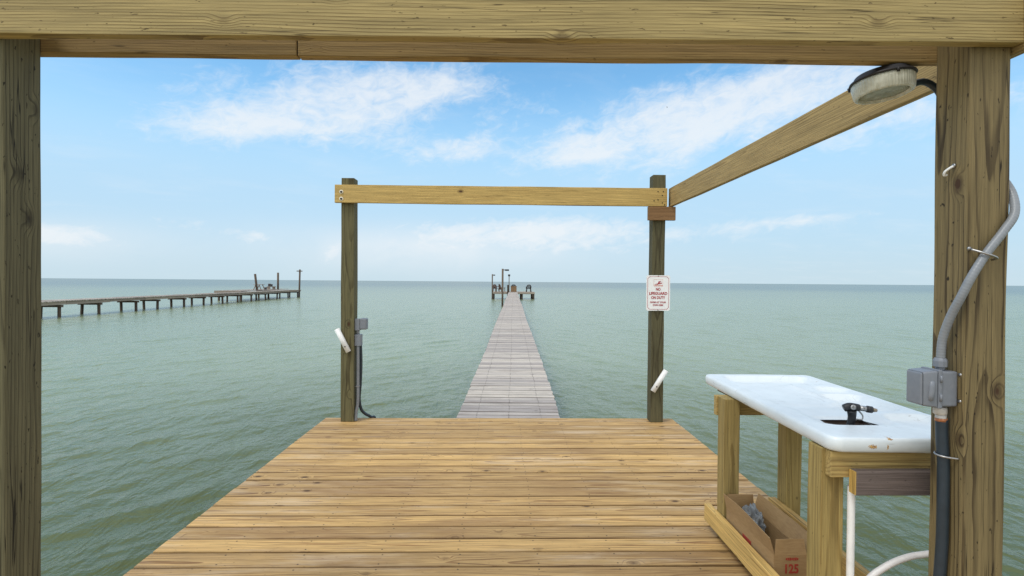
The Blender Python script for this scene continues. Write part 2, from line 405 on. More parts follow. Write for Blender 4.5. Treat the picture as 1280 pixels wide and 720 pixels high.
def build_world():
    w = D.worlds.new('World'); S.world = w; w.use_nodes = True
    w.node_tree.nodes.clear(); nt = NT(w.node_tree)
    out = nt.new('ShaderNodeOutputWorld'); bg = nt.new('ShaderNodeBackground'); bg.inputs[1].default_value = .1
    sky = nt.new('ShaderNodeTexSky', sky_type='NISHITA'); sky.sun_disc = False
    sky.sun_elevation = math.asin(SUN_DIR.z); sky.sun_rotation = math.atan2(SUN_DIR.x, SUN_DIR.y)
    sky.altitude = 0; sky.air_density = 1.0; sky.dust_density = .6; sky.ozone_density = 1.2
    dirv = nt.vm('NORMALIZE', nt.new('ShaderNodeTexCoord').outputs['Generated'])
    x, y, z = nt.sep(dirv)
    az = nt.m('MULTIPLY', nt.m('ARCTAN2', x, y), 57.2958); el = nt.m('MULTIPLY', nt.m('ARCSINE', z), 57.2958)
    elp = nt.m('MAXIMUM', el, 0.)
    base = nt.mix(1.0, sky.outputs[0], SKY_GAIN, 'MULTIPLY')
    col = nt.mix(nt.m('MULTIPLY', nt.ss(el, 22, 8), .95), base, (3.85, 5.7, 7.35))
    low = nt.m('MULTIPLY', nt.m('EXPONENT', nt.m('MULTIPLY', nt.m('POWER', nt.m('DIVIDE', elp, 5.0), 1.5), -1)), .92)
    col = nt.mix(low, col, (4.55, 5.7, 6.3))
    # cloud sheet seen at a slant: project the direction on a plane overhead
    dz = nt.m('ADD', nt.m('MAXIMUM', z, 0), .10)
    px = nt.m('DIVIDE', x, dz); py = nt.m('DIVIDE', y, dz)
    # slant the streaks so that they climb to the right
    q = nt.comb(nt.m('ADD', nt.m('MULTIPLY', px, .9), nt.m('MULTIPLY', py, .35)), nt.m('SUBTRACT', nt.m('MULTIPLY', py, .9), nt.m('MULTIPLY', px, .35)), 0)
    f1 = nt.noise(nt.vm('MULTIPLY', q, (1.1, 1.7, 1)), 1.5, 9, .62, .35)
    q2 = nt.comb(nt.m('MULTIPLY', az, .085), nt.m('SUBTRACT', nt.m('MULTIPLY', el, .16), nt.m('MULTIPLY', az, .022)), 3.1)
    f2 = nt.noise(q2, 1.6, 9, .6, .5)
    f3 = nt.noise(q2, 6.5, 6, .65, .8)
    tex = nt.m('ADD', nt.m('MULTIPLY', f2, .62), nt.m('MULTIPLY', f3, .45))
    def blob(a0, e0, sa, se, slope, k):
        da = nt.m('SUBTRACT', az, a0); de = nt.m('SUBTRACT', el, nt.m('ADD', nt.m('MULTIPLY', da, slope), e0))
        g = nt.m('ADD', nt.m('POWER', nt.m('ABSOLUTE', nt.m('DIVIDE', da, sa)), 2), nt.m('POWER', nt.m('ABSOLUTE', nt.m('DIVIDE', de, se)), 2))
        return nt.m('MULTIPLY', nt.m('EXPONENT', nt.m('MULTIPLY', g, -1)), k)
    B = [(-17, 17.6, 15.5, 4.4, .16, 1.1), (-28, 14.3, 6, 1.4, .12, .6), (-8, 20.0, 7, 1.6, .05, .5), (-4, 13.9, 7, 1.5, .05, .7),
         (19, 15.8, 15, 4.6, .10, 1.1), (30, 18.5, 12, 2.5, .1, .7), (8, 13.5, 6, 1.4, .2, .6), (-40, 3.6, 6, 1.6, 0, .95), (-27, 4.6, 6, .7, -.12, .55),
         (-1, 4.4, 18, 2.6, .01, .95), (8, 5.8, 10, 1.3, .02, .45), (26, 5.2, 14, 1.5, .0, .4), (-22, 2.6, 14, 1.6, 0, .5), (40, 14.5, 8, 2.2, .1, .8), (-35, 22.5, 5, 1.2, .1, .5), (34, 6.3, 8, .6, .05, .5)]
    tot = None
    for b in B:
        g = blob(*b); tot = g if tot is None else nt.m('ADD', tot, g)
    # unseen rest of the dome: bright cloud added there to light the scene
    back = nt.m('MULTIPLY', nt.ss(nt.m('ABSOLUTE', az), 48, 75), 1.0)
    high = nt.m('MULTIPLY', nt.ss(el, 27, 40), .95)
    tot = nt.m('ADD', nt.m('MINIMUM', tot, 1.15), nt.m('MAXIMUM', back, high))
    dens = nt.ss(nt.m('ADD', nt.m('MULTIPLY', tex, 1.25), nt.m('MULTIPLY', tot, .52)), .84, 1.38)
    veil = nt.m('MULTIPLY', nt.ss(f1, .45, .8), .14)
    soft = nt.m('ADD', blob(-8, 3.4, 17, 2.4, .0, .62), blob(-40, 3.2, 7, 1.8, 0, .4))
    cl = nt.m('MAXIMUM', nt.m('MAXIMUM', nt.m('MULTIPLY', dens, .80), veil), nt.m('MULTIPLY', soft, nt.ss(f2, .2, .6, .6, 1.0)))
    rear = nt.ss(nt.m('ABSOLUTE', az), 70, 120); over = nt.ss(el, 27, 45)  # masks for the unseen cloud brightened as fill from behind and above
    col = nt.mix(cl, col, nt.mix(rear, nt.mix(over, (6.9, 7.15, 7.35), (9.2, 8.7, 8.0)), (13.2, 12.3, 10.9)))
    nt.put(bg.inputs[0], col); nt.l.new(bg.outputs[0], out.inputs[0])
SKY_GAIN = (1.06, 1.58, 1.66)
build_world()

# ------------------------------------------------------------------ water: one sheet to the horizon, real waves near by
def build_water():
    rs = [.35]
    while rs[-1] < 110: rs.append(rs[-1] + max(.026, .0048 * rs[-1]))
    while rs[-1] < 40000: rs.append(rs[-1] * 1.16)
    rs = np.array(rs)
    th = np.concatenate([np.arange(-180, -58, 2.0), np.arange(-58, 58, .13), np.arange(58, 180, 2.0)])
    th = np.radians(th); nr, na = len(rs), len(th)
    Rg, Tg = np.meshgrid(rs, th, indexing='ij')
    X = Rg * np.sin(Tg); Y = Rg * np.cos(Tg)
    sp = np.maximum(np.gradient(rs)[:, None] * np.ones_like(Tg), Rg * np.gradient(th)[None, :])
    Z = np.zeros_like(X)
    g = np.random.default_rng(5)
    wl = np.clip((X + 3.) / 7., 0, 1); wl = wl * wl * (3 - 2 * wl)        # the sea turns a little round the pier
    for k in range(84):
        lam = .20 * (1.5 / .20) ** (g.random() ** 1.1)
        amp = .0021 * lam ** .75 * (.6 + .8 * g.random())
        sa = g.normal(0, .30)
        side = k % 2
        ang = (RAD(-50) if side == 0 else RAD(58)) + sa        # travel direction measured from -Y
        kx, ky = math.sin(ang) * 2 * math.pi / lam, math.cos(ang) * 2 * math.pi / lam
        w = (1 - .8 * wl) if side == 0 else (.2 + .8 * wl)
        fade = np.clip((lam / sp - 2.2) / 2.5, 0, 1)
        ph = kx * X + ky * Y + g.random() * 6.28
        ph = ph + .9 * np.sin(.13 * X * math.cos(ang) * 2 + .05 * Y + g.random() * 6.28)   # crests are short and bent
        s = np.sin(ph)
        Z += w * fade * amp * (s + .22 * (1 - np.cos(2 * ph)))
    Z -= Z.mean() * 0
    V = np.stack([X, Y, Z + WATER], -1).reshape(-1, 3)
    V = np.vstack([V, [[0, 0, WATER]]])
    i = np.arange(nr - 1)[:, None]; j = np.arange(na)[None, :]; jn = (j + 1) % na
    q = np.stack([i * na + j, i * na + jn, (i + 1) * na + jn, (i + 1) * na + j], -1).reshape(-1, 4)[:, ::-1]
    tri = np.stack([np.full(na, nr * na), (np.arange(na) + 1) % na, np.arange(na)], -1)[:, ::-1]
    me = D.meshes.new('water')
    nl = q.size + tri.size
    me.vertices.add(len(V)); me.vertices.foreach_set('co', V.astype('f').ravel())
    me.loops.add(nl); me.loops.foreach_set('vertex_index', np.concatenate([q.ravel(), tri.ravel()]).astype('i'))
    me.polygons.add(len(q) + len(tri))
    me.polygons.foreach_set('loop_start', np.concatenate([np.arange(len(q)) * 4, q.size + np.arange(len(tri)) * 3]).astype('i'))
    me.polygons.foreach_set('use_smooth', np.ones(len(q) + len(tri), bool))
    me.update(calc_edges=True); me.validate()
    if me.polygons[len(q) // 2].normal.z < 0: me.flip_normals()
    m, nt, out = new_mat('green_bay_water')
    g_ = nt.new('ShaderNodeNewGeometry'); Pn = g_.outputs['Position']
    n1 = nt.noise(nt.vm('MULTIPLY', Pn, (1.0, 1.6, 1)), 3.2, 5, .6, .3)
    n2 = nt.noise(nt.vm('MULTIPLY', Pn, (.7, 1.3, 1)), 1.3, 4, .55, .3)
    n3 = nt.noise(Pn, 11, 3, .6)
    h = nt.m('ADD', nt.m('ADD', nt.m('MULTIPLY', n1, .036), nt.m('MULTIPLY', n2, .04)), nt.m('MULTIPLY', n3, .007))
    n4 = nt.noise(nt.vm('MULTIPLY', Pn, (1.0, .30, 1)), 4.2, 3, .6, .4)
    h = nt.m('ADD', h, nt.m('MULTIPLY', n4, .075))
    bmp = nt.bump(h, .75, 1.0)
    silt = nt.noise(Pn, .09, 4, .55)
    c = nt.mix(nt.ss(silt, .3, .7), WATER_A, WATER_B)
    rad = nt.vm('LENGTH', Pn)                      # pales outwards: far water's brightness at grazing view, painted into its colour
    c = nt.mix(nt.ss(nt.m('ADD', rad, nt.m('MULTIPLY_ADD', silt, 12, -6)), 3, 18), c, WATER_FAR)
    c = nt.mix(nt.ss(nt.m('ADD', rad, nt.m('MULTIPLY_ADD', nt.noise(Pn, .012, 3), 120, -60)), 25, 300), c, WATER_HORIZON)  # darkens again far out: the dimmer reflection near the horizon painted as body colour
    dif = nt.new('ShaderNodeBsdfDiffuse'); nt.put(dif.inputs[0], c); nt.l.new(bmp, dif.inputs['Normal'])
    gl = nt.new('ShaderNodeBsdfGlossy'); gl.inputs['Roughness'].default_value = .16; gl.inputs[0].default_value = (1, 1, 1, 1); nt.l.new(bmp, gl.inputs['Normal'])
    fr = nt.new('ShaderNodeFresnel'); fr.inputs[0].default_value = 1.33; nt.l.new(bmp, fr.inputs['Normal'])
    fac = nt.m('MULTIPLY', nt.m('MINIMUM', fr.outputs[0], .54), .92)
    ms = nt.new('ShaderNodeMixShader'); nt.put(ms.inputs[0], fac); nt.l.new(dif.outputs[0], ms.inputs[1]); nt.l.new(gl.outputs[0], ms.inputs[2])
    nt.l.new(ms.outputs[0], out.inputs[0])
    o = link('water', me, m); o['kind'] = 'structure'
WATER_A = (.078, .100, .036); WATER_B = (.092, .112, .046); WATER_FAR = (.238, .285, .162); WATER_HORIZON = (.085, .125, .095)
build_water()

# ------------------------------------------------------------------ deck
deck = thing('wooden_deck', 'broad deck of new tan pine boards in the foreground, over green water', 'deck', (0, 5.55, 0))
NB = 60
planks('deck_boards', deck, NB, .1452, .0095, .038, 1.835, M['deck'], lambda i: -.0726 - i * .1452, nseg=14, xj=.0012, zj=.0016, tilt=.008)
for sx in (-1, 1):
    box('rim_joist', deck, sorted((sx * 1.815, sx * 1.777)), (-3.0, 5.53), (-.24, -.040), M['hidden_joist'])
box('rim_joist', deck, (-1.776, 1.776), (5.492, 5.53), (-.24, -.041), M['hidden_joist'])
for k in range(8):
    x = -1.435 + k * .41
    box('joist', deck, (x - .019, x + .019), (-3, 5.49), (-.235, -.042), M['hidden_joist'])
for x in (-1.62, 1.62):
    for y in (5.25, 2.6, 0, -2.6):
        tube('piling', deck, [(x, y, -.243), (x, y, WATER - .6)], .12, M['piling'], 16)

# ------------------------------------------------------------------ timber frame over the deck
fr = thing('timber_frame', 'open frame of square posts and long beams standing on the tan deck', 'pergola', (0, 3.5, 0))
box('post', fr, (-1.77, -1.63), (1.75, 1.89), (.002, 2.425), M['post_left'], .006, wob=.004, label='dark greenish near post at the left edge')
box('post', fr, (1.587, 1.729), (1.75, 1.892), (.002, 2.425), M['post_right'], .007, wob=.004, label='thick brown near post carrying the grey conduit')
fl = box('post', fr, (-1.635, -1.503), (5.38, 5.512), (.002, 2.495), M['post_far'], .005, wob=.004, label='far post on the left, with a switch box')
frp = box('post', fr, (1.56, 1.692), (5.38, 5.512), (.002, 2.565), M['post_far'], .005, wob=.004, label='far post on the right, with a sign')
box('beam', fr, (-2.05, 1.728), (1.709, 1.747), (2.2395, 2.4315), M['beam_near'], .004, rot=(0, -RAD(.48), 0), wob=.004, label='near beam running across the front of the near posts')
box('beam', fr, (-1.85, -.737), (1.893, 1.931), (2.247, 2.435), M['beam_rear'], .004, rot=(0, -RAD(.42), 0), wob=.004)
box('beam', fr, (-.733, 1.75), (1.894, 1.932), (2.258, 2.446), M['beam_rear'], .004, rot=(0, -RAD(.42), 0), wob=.004)
fb = box('beam', fr, (-1.69, 1.698), (5.338, 5.377), (2.236, 2.42), M['beam_far'], .004, wob=.003, label='yellow beam across the far posts')
box('beam', fr, (1.735, 1.774), (1.60, 5.42), (2.238, 2.428), M['beam_side'], .004, wob=.003, label='side beam from the far right post to the near one')
sb = box('support_block', fr, (1.502, 1.785), (5.336, 5.374), (2.092, 2.232), M['block'], .004)
for z in (2.345, 2.275):
    w_ = lathe('washer', fb, [(.0, 0), (.019, 0), (.021, .002), (.019, .004), (0, .004)], M['cut_pale'], Vector((-1.622, 5.3375, z)) - Vector(fb.location) - fr.location, (RAD(90), 0, 0), 20, world=False)
    lathe('bolt', fb, [(.0, 0), (.011, 0), (.011, .008), (.009, .010), (0, .010)], M['hole_black'], Vector((-1.622, 5.3335, z)) - Vector(fb.location) - fr.location, (RAD(90), 0, 0), 6, world=False)
for x, z in ((1.60, 2.385), (1.655, 2.385), (1.645, 2.345), (1.60, 2.30), (1.645, 2.27), (1.67, 2.25), (1.56, 2.29)):
    lathe('nail', fb, [(0, 0), (.006, 0), (.006, .0015), (0, .0015)], M['hole_black'], Vector((x, 5.3375, z)) - Vector(fb.location) - fr.location, (RAD(90), 0, 0), 8, world=False)

# ------------------------------------------------------------------ fish cleaning table
tb = thing('fish_cleaning_table', 'white enamel sink top on rough yellow timber legs beside the brown post', 'sink table', (1.6, 2.6, 0))
box('leg', tb, (1.27, 1.36), (2.032, 2.122), (.002, .803), M['table_leg'], .005, wob=.003)
box('leg', tb, (1.252, 1.341), (2.885, 2.974), (.002, .803), M['table_leg'], .005, wob=.003)
box('leg', tb, (1.602, 1.692), (2.885, 2.974), (.002, .803), M['table_leg'], .005, wob=.003)
box('apron', tb, (1.283, 1.75), (1.994, 2.030), (.70, .802), M['apron'], .004, wob=.002)
box('apron', tb, (1.243, 1.72), (2.976, 3.012), (.69, .802), M['apron'], .004)
box('support_panel', tb, (1.33, 1.88), (2.035, 3.17), (.792, .803), M['piling'], .001)
box('brace', tb, (1.357, 1.80), (1.953, 1.992), (.645, .737), [M['grey_board']], .003, wob=.002, label='weathered grey board reaching from the table to the post')
box('cut_end', tb, (1.3535, 1.3568), (1.9545, 1.9905), (.6465, .7355), M['end_grain'], .0, label='yellow sawn end of the grey board')
box('stretcher', tb, (1.211, 1.250), (1.98, 3.055), (.055, .150), M['table_rail'], .004, wob=.003)
box('stretcher', tb, (1.560, 1.600), (1.90, 2.99), (.112, .213), M['table_rail'], .004, wob=.003)

def sink():
    W_, L_, dep = .672, 1.40, .056          # local: x to the right, y away; top of the rim at 0
    ang = RAD(-2.0); org = Vector((1.268, 1.965, .862))
    hx0, hx1, hy0, hy1 = .155, .345, .225, .355      # the opening
    def lines(L, fixed):
        s = set([0, .004, .008, .012, .018, .025, .035] + [L - v for v in (0, .004, .008, .012, .018, .025, .035)])
        k = .035
        while k < L - .036: s.add(round(k, 4)); k += .007
        out = sorted(s)
        for fx in fixed:
            j = min(range(len(out)), key=lambda a: abs(out[a] - fx)); out[j] = fx
        return out
    xs = lines(W_, (hx0, hx1)); ys = lines(L_, (hy0, hy1))
    rc = .05
    def sdf(x, y):
        qx = abs(x - W_ / 2) - (W_ / 2 - rc); qy = abs(y - L_ / 2) - (L_ / 2 - rc)
        return math.hypot(max(qx, 0), max(qy, 0)) + min(max(qx, qy), 0) - rc
    sst = lambda a, b, v: (lambda t: t * t * (3 - 2 * t))(min(1, max(0, (v - a) / (b - a))))
    def rr(x, y, x0, x1, y0, y1, soft):   # soft rounded rectangle mask
        qx = abs(x - (x0 + x1) / 2) - (x1 - x0) / 2 + .05; qy = abs(y - (y0 + y1) / 2) - (y1 - y0) / 2 + .05
        d = math.hypot(max(qx, 0), max(qy, 0)) + min(max(qx, qy), 0) - .05
        return sst(soft, -soft, d) if False else 1 - sst(-soft, soft, d)
    def ell(x, y, cx, cy, rx, ry):
        d = math.hypot((x - cx) / rx, (y - cy) / ry); return 1 - sst(.55, 1.1, d)
    bm = bmesh.new(); G = {}
    for i, x in enumerate(xs):
        for j, y in enumerate(ys):
            # pull the corners on to the arc
            px, py = x, y
            cx = min(max(px, rc), W_ - rc); cy = min(max(py, rc), L_ - rc)
            dx, dy = px - cx, py - cy
            if dx and dy:
                m_ = max(abs(dx), abs(dy)); h_ = math.hypot(dx, dy)
                px, py = cx + dx * m_ / h_, cy + dy * m_ / h_
            d = -sdf(px, py)
            z = 0
            if d < .013: z -= .013 - math.sqrt(max(0, .013 ** 2 - (.013 - d) ** 2))
            z -= .032 * rr(px, py, .10, .60, 1.12, 1.33, .020)                  # far drain board
            z -= .010 * rr(px, py, .05, .34, .42, 1.0, .03) * 0 + .003 * rr(px, py, .07, .33, .5, 1.06, .010)
            z -= .024 * ell(px, py, .545, .93, .10, .085)
            z -= .028 * rr(px, py, .40, .60, .46, .80, .018)
            z -= .026 * rr(px, py, .44, .64, .15, .38, .024)
            z += .012 * math.exp(-((px - .365) / .012) ** 2) * sst(.5, .55, py) * (1 - sst(1.0, 1.06, py))   # rib
            # hollow leading down into the opening
            a = rr(px, py, .10, .41, .215, .56, .028)
            z -= a * (.007 + .014 * (1 - sst(.23, .52, py)))
            lip = .016 * (1 - sst(.0, .035, max(hx0 - px, px - hx1, hy0 - py, py - hy1)))
            if py < hy0: z -= lip * .3
            else: z -= lip * .4
            z += .0016 * mnoise.noise((px * 6, py * 6, .3))
            G[i, j] = bm.verts.new((px, py, z))
    hole = lambda i, j: hx0 <= (xs[i] + xs[i + 1]) / 2 <= hx1 and hy0 <= (ys[j] + ys[j + 1]) / 2 <= hy1
    for i in range(len(xs) - 1):
        for j in range(len(ys) - 1):
            if not hole(i, j): bm.faces.new((G[i, j], G[i + 1, j], G[i + 1, j + 1], G[i, j + 1]))
    n, m = len(xs) - 1, len(ys) - 1
    loop = [G[i, 0] for i in range(n)] + [G[n, j] for j in range(m)] + [G[i, m] for i in range(n, 0, -1)] + [G[0, j] for j in range(m, 0, -1)]
    cur = loop
    for dz, ins in ((-.030, .0), (-dep + .008, .002), (-dep, .008), (-dep, .02)):
        nx = []
        for v in loop:
            c = Vector((W_ / 2, L_ / 2, 0)); dxy = Vector((v.co.x - c.x, v.co.y - c.y, 0))
            s = Vector((dxy.x * (1 - ins / (W_ / 2)), dxy.y * (1 - ins / (L_ / 2)), 0))
            wv = .0022 * mnoise.noise((v.co.x * 9, v.co.y * 9, dz * 40))
            nx.append(bm.verts.new((c.x + s.x + wv, c.y + s.y + wv, dz)))
        for k in range(len(cur)):
            a, b = k, (k + 1) % len(cur); bm.faces.new((cur[a], nx[a], nx[b], cur[b]))
        cur = nx
    o = link('sink_top', tomesh(bm, 'sink_top'), M['enamel'], tb, off(tb, org), (0, 0, ang), smooth=True)
    # tub under the opening
    i0, i1 = xs.index(hx0), xs.index(hx1); j0, j1 = ys.index(hy0), ys.index(hy1)
    bm = bmesh.new()
    prof = [(.004, -.035), (-.002, -.06), (-.004, -.15), (-.03, -.17)]
    rings = []
    for o_, z in prof:
        a0, a1, b0, b1 = hx0 - o_, hx1 + o_, hy0 - o_, hy1 + o_
        rings.append([bm.verts.new(p) for p in ((a0, b0, z), (a1, b0, z), (a1, b1, z), (a0, b1, z))])
    # bring the tub's rim up to the opening's own edge
    top = [bm.verts.new((hx0, hy0, -.012)), bm.verts.new((hx1, hy0, -.012)), bm.verts.new((hx1, hy1, -.024)), bm.verts.new((hx0, hy1, -.024))]
    rings = [top] + rings
    for a, b in zip(rings, rings[1:]):
        for k in range(4): bm.faces.new((a[k], a[(k + 1) % 4], b[(k + 1) % 4], b[k]))
    bm.faces.new(rings[-1])
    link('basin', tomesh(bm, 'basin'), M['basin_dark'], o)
    return o
sink()

# spray nozzle standing in the opening
nz = thing('spray_nozzle', 'black pistol hose nozzle lying in the opening of the white sink', 'hose nozzle', (1.52, 2.23, .80))
tube('handle', nz, [(1.515, 2.235, .755), (1.517, 2.232, .82), (1.522, 2.226, .875), (1.518, 2.222, .905)], lambda t: .0195 - .004 * math.sin(t * 3.1), M['black_rubber'], 14)
tube('head', nz, [(1.487, 2.226, .914), (1.51, 2.222, .922), (1.545, 2.216, .918)], lambda t: .0165 - .002 * abs(t - .4), M['black_rubber'], 14)
tube('barrel', nz, [(1.545, 2.216, .917), (1.583, 2.211, .913)], .0115, M['steel'], 14)
tube('collar', nz, [(1.577, 2.2115, .9135), (1.597, 2.209, .911)], .0145, M['black_rubber'], 14)
tube('tip', nz, [(1.597, 2.209, .911), (1.616, 2.206, .909)], lambda t: .010 - .003 * t, M['brass'], 14)
lathe('dial', nz, [(0, 0), (.012, 0), (.012, .004), (.006, .006), (0, .006)], M['steel'], (1.512, 2.205, .922), (RAD(90), 0, 0), 16)
tube('trigger', nz, [(1.545, 2.216, .905), (1.560, 2.213, .885), (1.556, 2.213, .868), (1.534, 2.22, .868)], .0032, M['steel'], 8)

# ------------------------------------------------------------------ cardboard box under the table
bx = thing('cardboard_box', 'long open brown cardboard box with raised flaps lying under the sink table', 'cardboard box', (1.262, 2.362, .003), (0, 0, RAD(.3)))
BL, BW, BH, TK = .50, .158, .20, .004
def box_body():
    bm = bmesh.new()
    def slab(x0, x1, y0, y1, z0, z1):
        r = bmesh.ops.create_cube(bm, size=1)
        for v in r['verts']:
            v.co = Vector(((x0 + x1) / 2 + v.co.x * (x1 - x0), (y0 + y1) / 2 + v.co.y * (y1 - y0), (z0 + z1) / 2 + v.co.z * (z1 - z0)))
    slab(0, BW, 0, BL, 0, TK); slab(0, BW, 0, TK, TK, BH); slab(0, BW, BL - TK, BL, TK, BH)
    slab(0, TK, TK, BL - TK, TK, BH); slab(BW - TK, BW, TK, BL - TK, TK, BH)
    return tomesh(bm, 'box_body')
link('box_body', box_body(), M['card'], bx)
def flap(hinge_a, hinge_b, out_dir, h, tilt, bow=0., name='flap', taper=.0):
    """a sheet standing on its hinge line, leaning outwards by tilt"""
    a, b = Vector(hinge_a), Vector(hinge_b); o_ = Vector(out_dir)
    bm = bmesh.new(); n = 14; mz = 6; T = [[], []]
    for side, th in ((0, 0), (1, TK)):
        for i in range(n + 1):
            row = []
            for j in range(mz + 1):
                u, v = i / n, j / mz
                t = tilt + bow * math.sin(u * math.pi) + .05 * math.sin(u * 5 + 1)
                ue = taper * v * (1 - 2 * u)
                p = a + (b - a) * (u + ue) + (o_ * math.sin(t) + Vector((0, 0, 1)) * math.cos(t)) * h * v - o_ * th * math.cos(t) + Vector((0, 0, th * math.sin(t)))
                p += o_ * .012 * bow * math.sin(u * math.pi) * v
                row.append(bm.verts.new(p - a))
            T[side].append(row)
    for s in (0, 1):
        for i in range(n):
            for j in range(mz):
                q = (T[s][i][j], T[s][i + 1][j], T[s][i + 1][j + 1], T[s][i][j + 1]); bm.faces.new(q if s else q[::-1])
    for j in range(mz):
        for i in (0, n): bm.faces.new((T[0][i][j], T[0][i][j + 1], T[1][i][j + 1], T[1][i][j]))
    for i in range(n):
        for j in (0, mz): bm.faces.new((T[0][i][j], T[1][i][j], T[1][i + 1][j], T[0][i + 1][j]))
    return link(name, tomesh(bm, name), M['card'], bx, a)
flap((.0, 0, BH), (.0, BL, BH), (-1, 0, 0), .082, .24, -.08, taper=.0)
flap((BW, 0, BH), (BW, BL, BH), (1, 0, 0), .085, .30, .12, taper=.0)
flap((.004, 0, BH), (BW - .004, 0, BH), (0, -1, 0), .07, -.15, .0, taper=.06)
flap((.004, BL, BH), (BW - .004, BL, BH), (0, 1, 0), .075, .10, .0, taper=.03)
lt = link('lettering', text_mesh([('125', .058, 0, .062)], 1, .03), M['card_red'], bx, (.084, -.0012, .135), (RAD(90), 0, 0))
def faded_strip():
    bm = bmesh.new()
    for k in range(7):
        x = -.026 + k * .0085; hgt = .010 + .002 * (k % 3)
        r = bmesh.ops.create_cube(bm, size=1)
        for v in r['verts']: v.co = Vector((x + v.co.x * .0062 + .0015 * v.co.z, v.co.y * .001, v.co.z * hgt))
    return tomesh(bm, 'faded_print')
link('faded_print', faded_strip(), M['card_red'], bx, (.085, -.0008, .182))
link('red_mark', tomesh(box_bm(.0014, .09, .05, .0), 'red_mark'), M['card_red'], bx, (-.0006, .26, .13))
def bag():
    bm = bmesh.new(); bmesh.ops.create_icosphere(bm, subdivisions=5, radius=1)
    for v in bm.verts:
        p = v.co.copy(); k = 1 + .35 * mnoise.noise(p * 2.1) - .35 * abs(mnoise.noise(p * 3.3)) - .10 * abs(mnoise.noise(p * 7))
        v.co = Vector((p.x * .046 * k, p.y * .10 * k, p.z * .10 * k))
    return tomesh(bm, 'plastic_bag')
o = link('plastic_bag', bag(), M['bag'], None, (1.341, 2.735, .175), (0, 0, 0)); [setattr(p, 'use_smooth', True) for p in o.data.polygons]; tag(o, 'crumpled clear plastic bag inside the cardboard box', 'plastic bag')

# ------------------------------------------------------------------ white pipes by the table
o = tube('drain_pipe', None, [(1.378, 2.012, .66), (1.377, 2.010, .4), (1.377, 2.012, .004)], .0138, M['pvc'], 18)
tag(o, 'straight white plastic pipe hanging down the near leg of the sink table', 'pipe')
o = tube('white_hose', None, [(1.36, 2.0, .03), (1.385, 1.998, .20), (1.44, 1.995, .300), (1.51, 1.995, .352), (1.58, 1.997, .381), (1.64, 2.0, .392), (1.72, 2.0, .396), (1.80, 2.01, .36), (1.86, 2.03, .2), (1.88, 2.05, -.9)], .0125, M['white_tube'], 16)
tag(o, 'curved white hose arching from below the sink table towards the brown post', 'hose')

# ------------------------------------------------------------------ switch box and conduits on the near right post
eb = thing('outlet_box', 'grey weatherproof outlet box with a bulging cover on the brown near post', 'outlet box', (1.56, 1.81, 1.085))
box('back_box', eb, (1.528, 1.584), (1.775, 1.845), (1.028, 1.150), M['grey_plastic'], .006)
box('cover_flange', eb, (1.512, 1.5265), (1.770, 1.850), (1.022, 1.156), M['grey_plastic'], .004)
def cover():
    bm = bmesh.new()
    base = [(-.040, -.064), (.040, -.064), (.040, .064), (-.040, .064)]
    A = [bm.verts.new((0, y, z)) for y, z in base]
    Bm = [bm.verts.new((-.045, y * .93, z * .93)) for y, z in base]
    C_ = [bm.verts.new((-.056, y * .82, z * .86)) for y, z in base]
    for a, b in ((A, Bm), (Bm, C_)):
        for k in range(4): bm.faces.new((a[k], a[(k + 1) % 4], b[(k + 1) % 4], b[k]))
    bm.faces.new(C_); bm.faces.new(A[::-1])
    bmesh.ops.bevel(bm, geom=bm.edges[:], offset=.006, segments=3, profile=.6, affect='EDGES')
    return tomesh(bm, 'cover')
cv = link('cover', cover(), M['grey_plastic'], eb, off(eb, (1.511, 1.81, 1.089)), smooth=True)
bmx = lathe_bm([(0, -.036), (.008, -.032), (.0105, -.015), (.0105, .015), (.008, .032), (0, .036)], 16)
link('finger_grip', tomesh(bmx, 'finger_grip'), M['grey_plastic'], cv, (-.022, -.0365, -.006), (0, RAD(4), 0), smooth=True)
for z in (1.125, 1.06):
    lathe('hinge', eb, [(0, -.012), (.004, -.012), (.004, .012), (0, .012)], M['grey_plastic'], (1.5195, 1.768, z), (0, 0, 0), 10)
for z in (1.140, 1.048):
    tube('mounting_screw', eb, [(1.588, 1.772, z), (1.588, 1.762, z)], lambda t: .0075 - .002 * t, M['steel'], 10)
uc = thing('flexible_conduit', 'light grey ribbed conduit curling up around the brown near post', 'conduit', (1.548, 1.808, 1.155))
def ribbed(pts, r, name, parent):
    return tube(name, parent, pts, lambda t: r * (1 + .016 * math.sin(t * 560)), M['grey_conduit'], 16, sub=36)
ribbed([(1.548, 1.806, 1.185), (1.549, 1.80, 1.26), (1.554, 1.775, 1.34), (1.563, 1.745, 1.41), (1.585, 1.731, 1.478), (1.633, 1.730, 1.556), (1.690, 1.729, 1.632),
        (1.732, 1.735, 1.692), (1.752, 1.765, 1.765), (1.751, 1.81, 1.84), (1.748, 1.86, 1.92), (1.748, 1.91, 2.02), (1.752, 1.955, 2.16)], .0134, 'tube', uc)
lathe('connector', uc, [(0, -.012), (.013, -.012), (.015, -.002), (.021, 0), (.0215, .020), (.019, .026), (.0165, .030), (0, .030)], M['grey_plastic'], (1.548, 1.807, 1.163), seg=10, smooth=False)
tube('strap', uc, [(1.593, 1.743, 1.571), (1.612, 1.714, 1.557), (1.637, 1.708, 1.547), (1.657, 1.716, 1.540), (1.662, 1.740, 1.536)], .004, M['steel'], 8)
lathe('strap_screw', uc, [(0, 0), (.007, 0), (.006, .004), (0, .005)], M['steel'], (1.590, 1.748, 1.574), (RAD(90), 0, 0), 10)
lc = thing('dark_conduit', 'dark blue conduit running straight down from the grey outlet box', 'conduit', (1.562, 1.81, 1.02))
tube('tube', lc, [(1.561, 1.812, .975), (1.563, 1.811, .90), (1.567, 1.808, .80), (1.567, 1.808, .55), (1.561, 1.812, .35), (1.556, 1.815, .004)], .0185, M['blue_conduit'], 18)
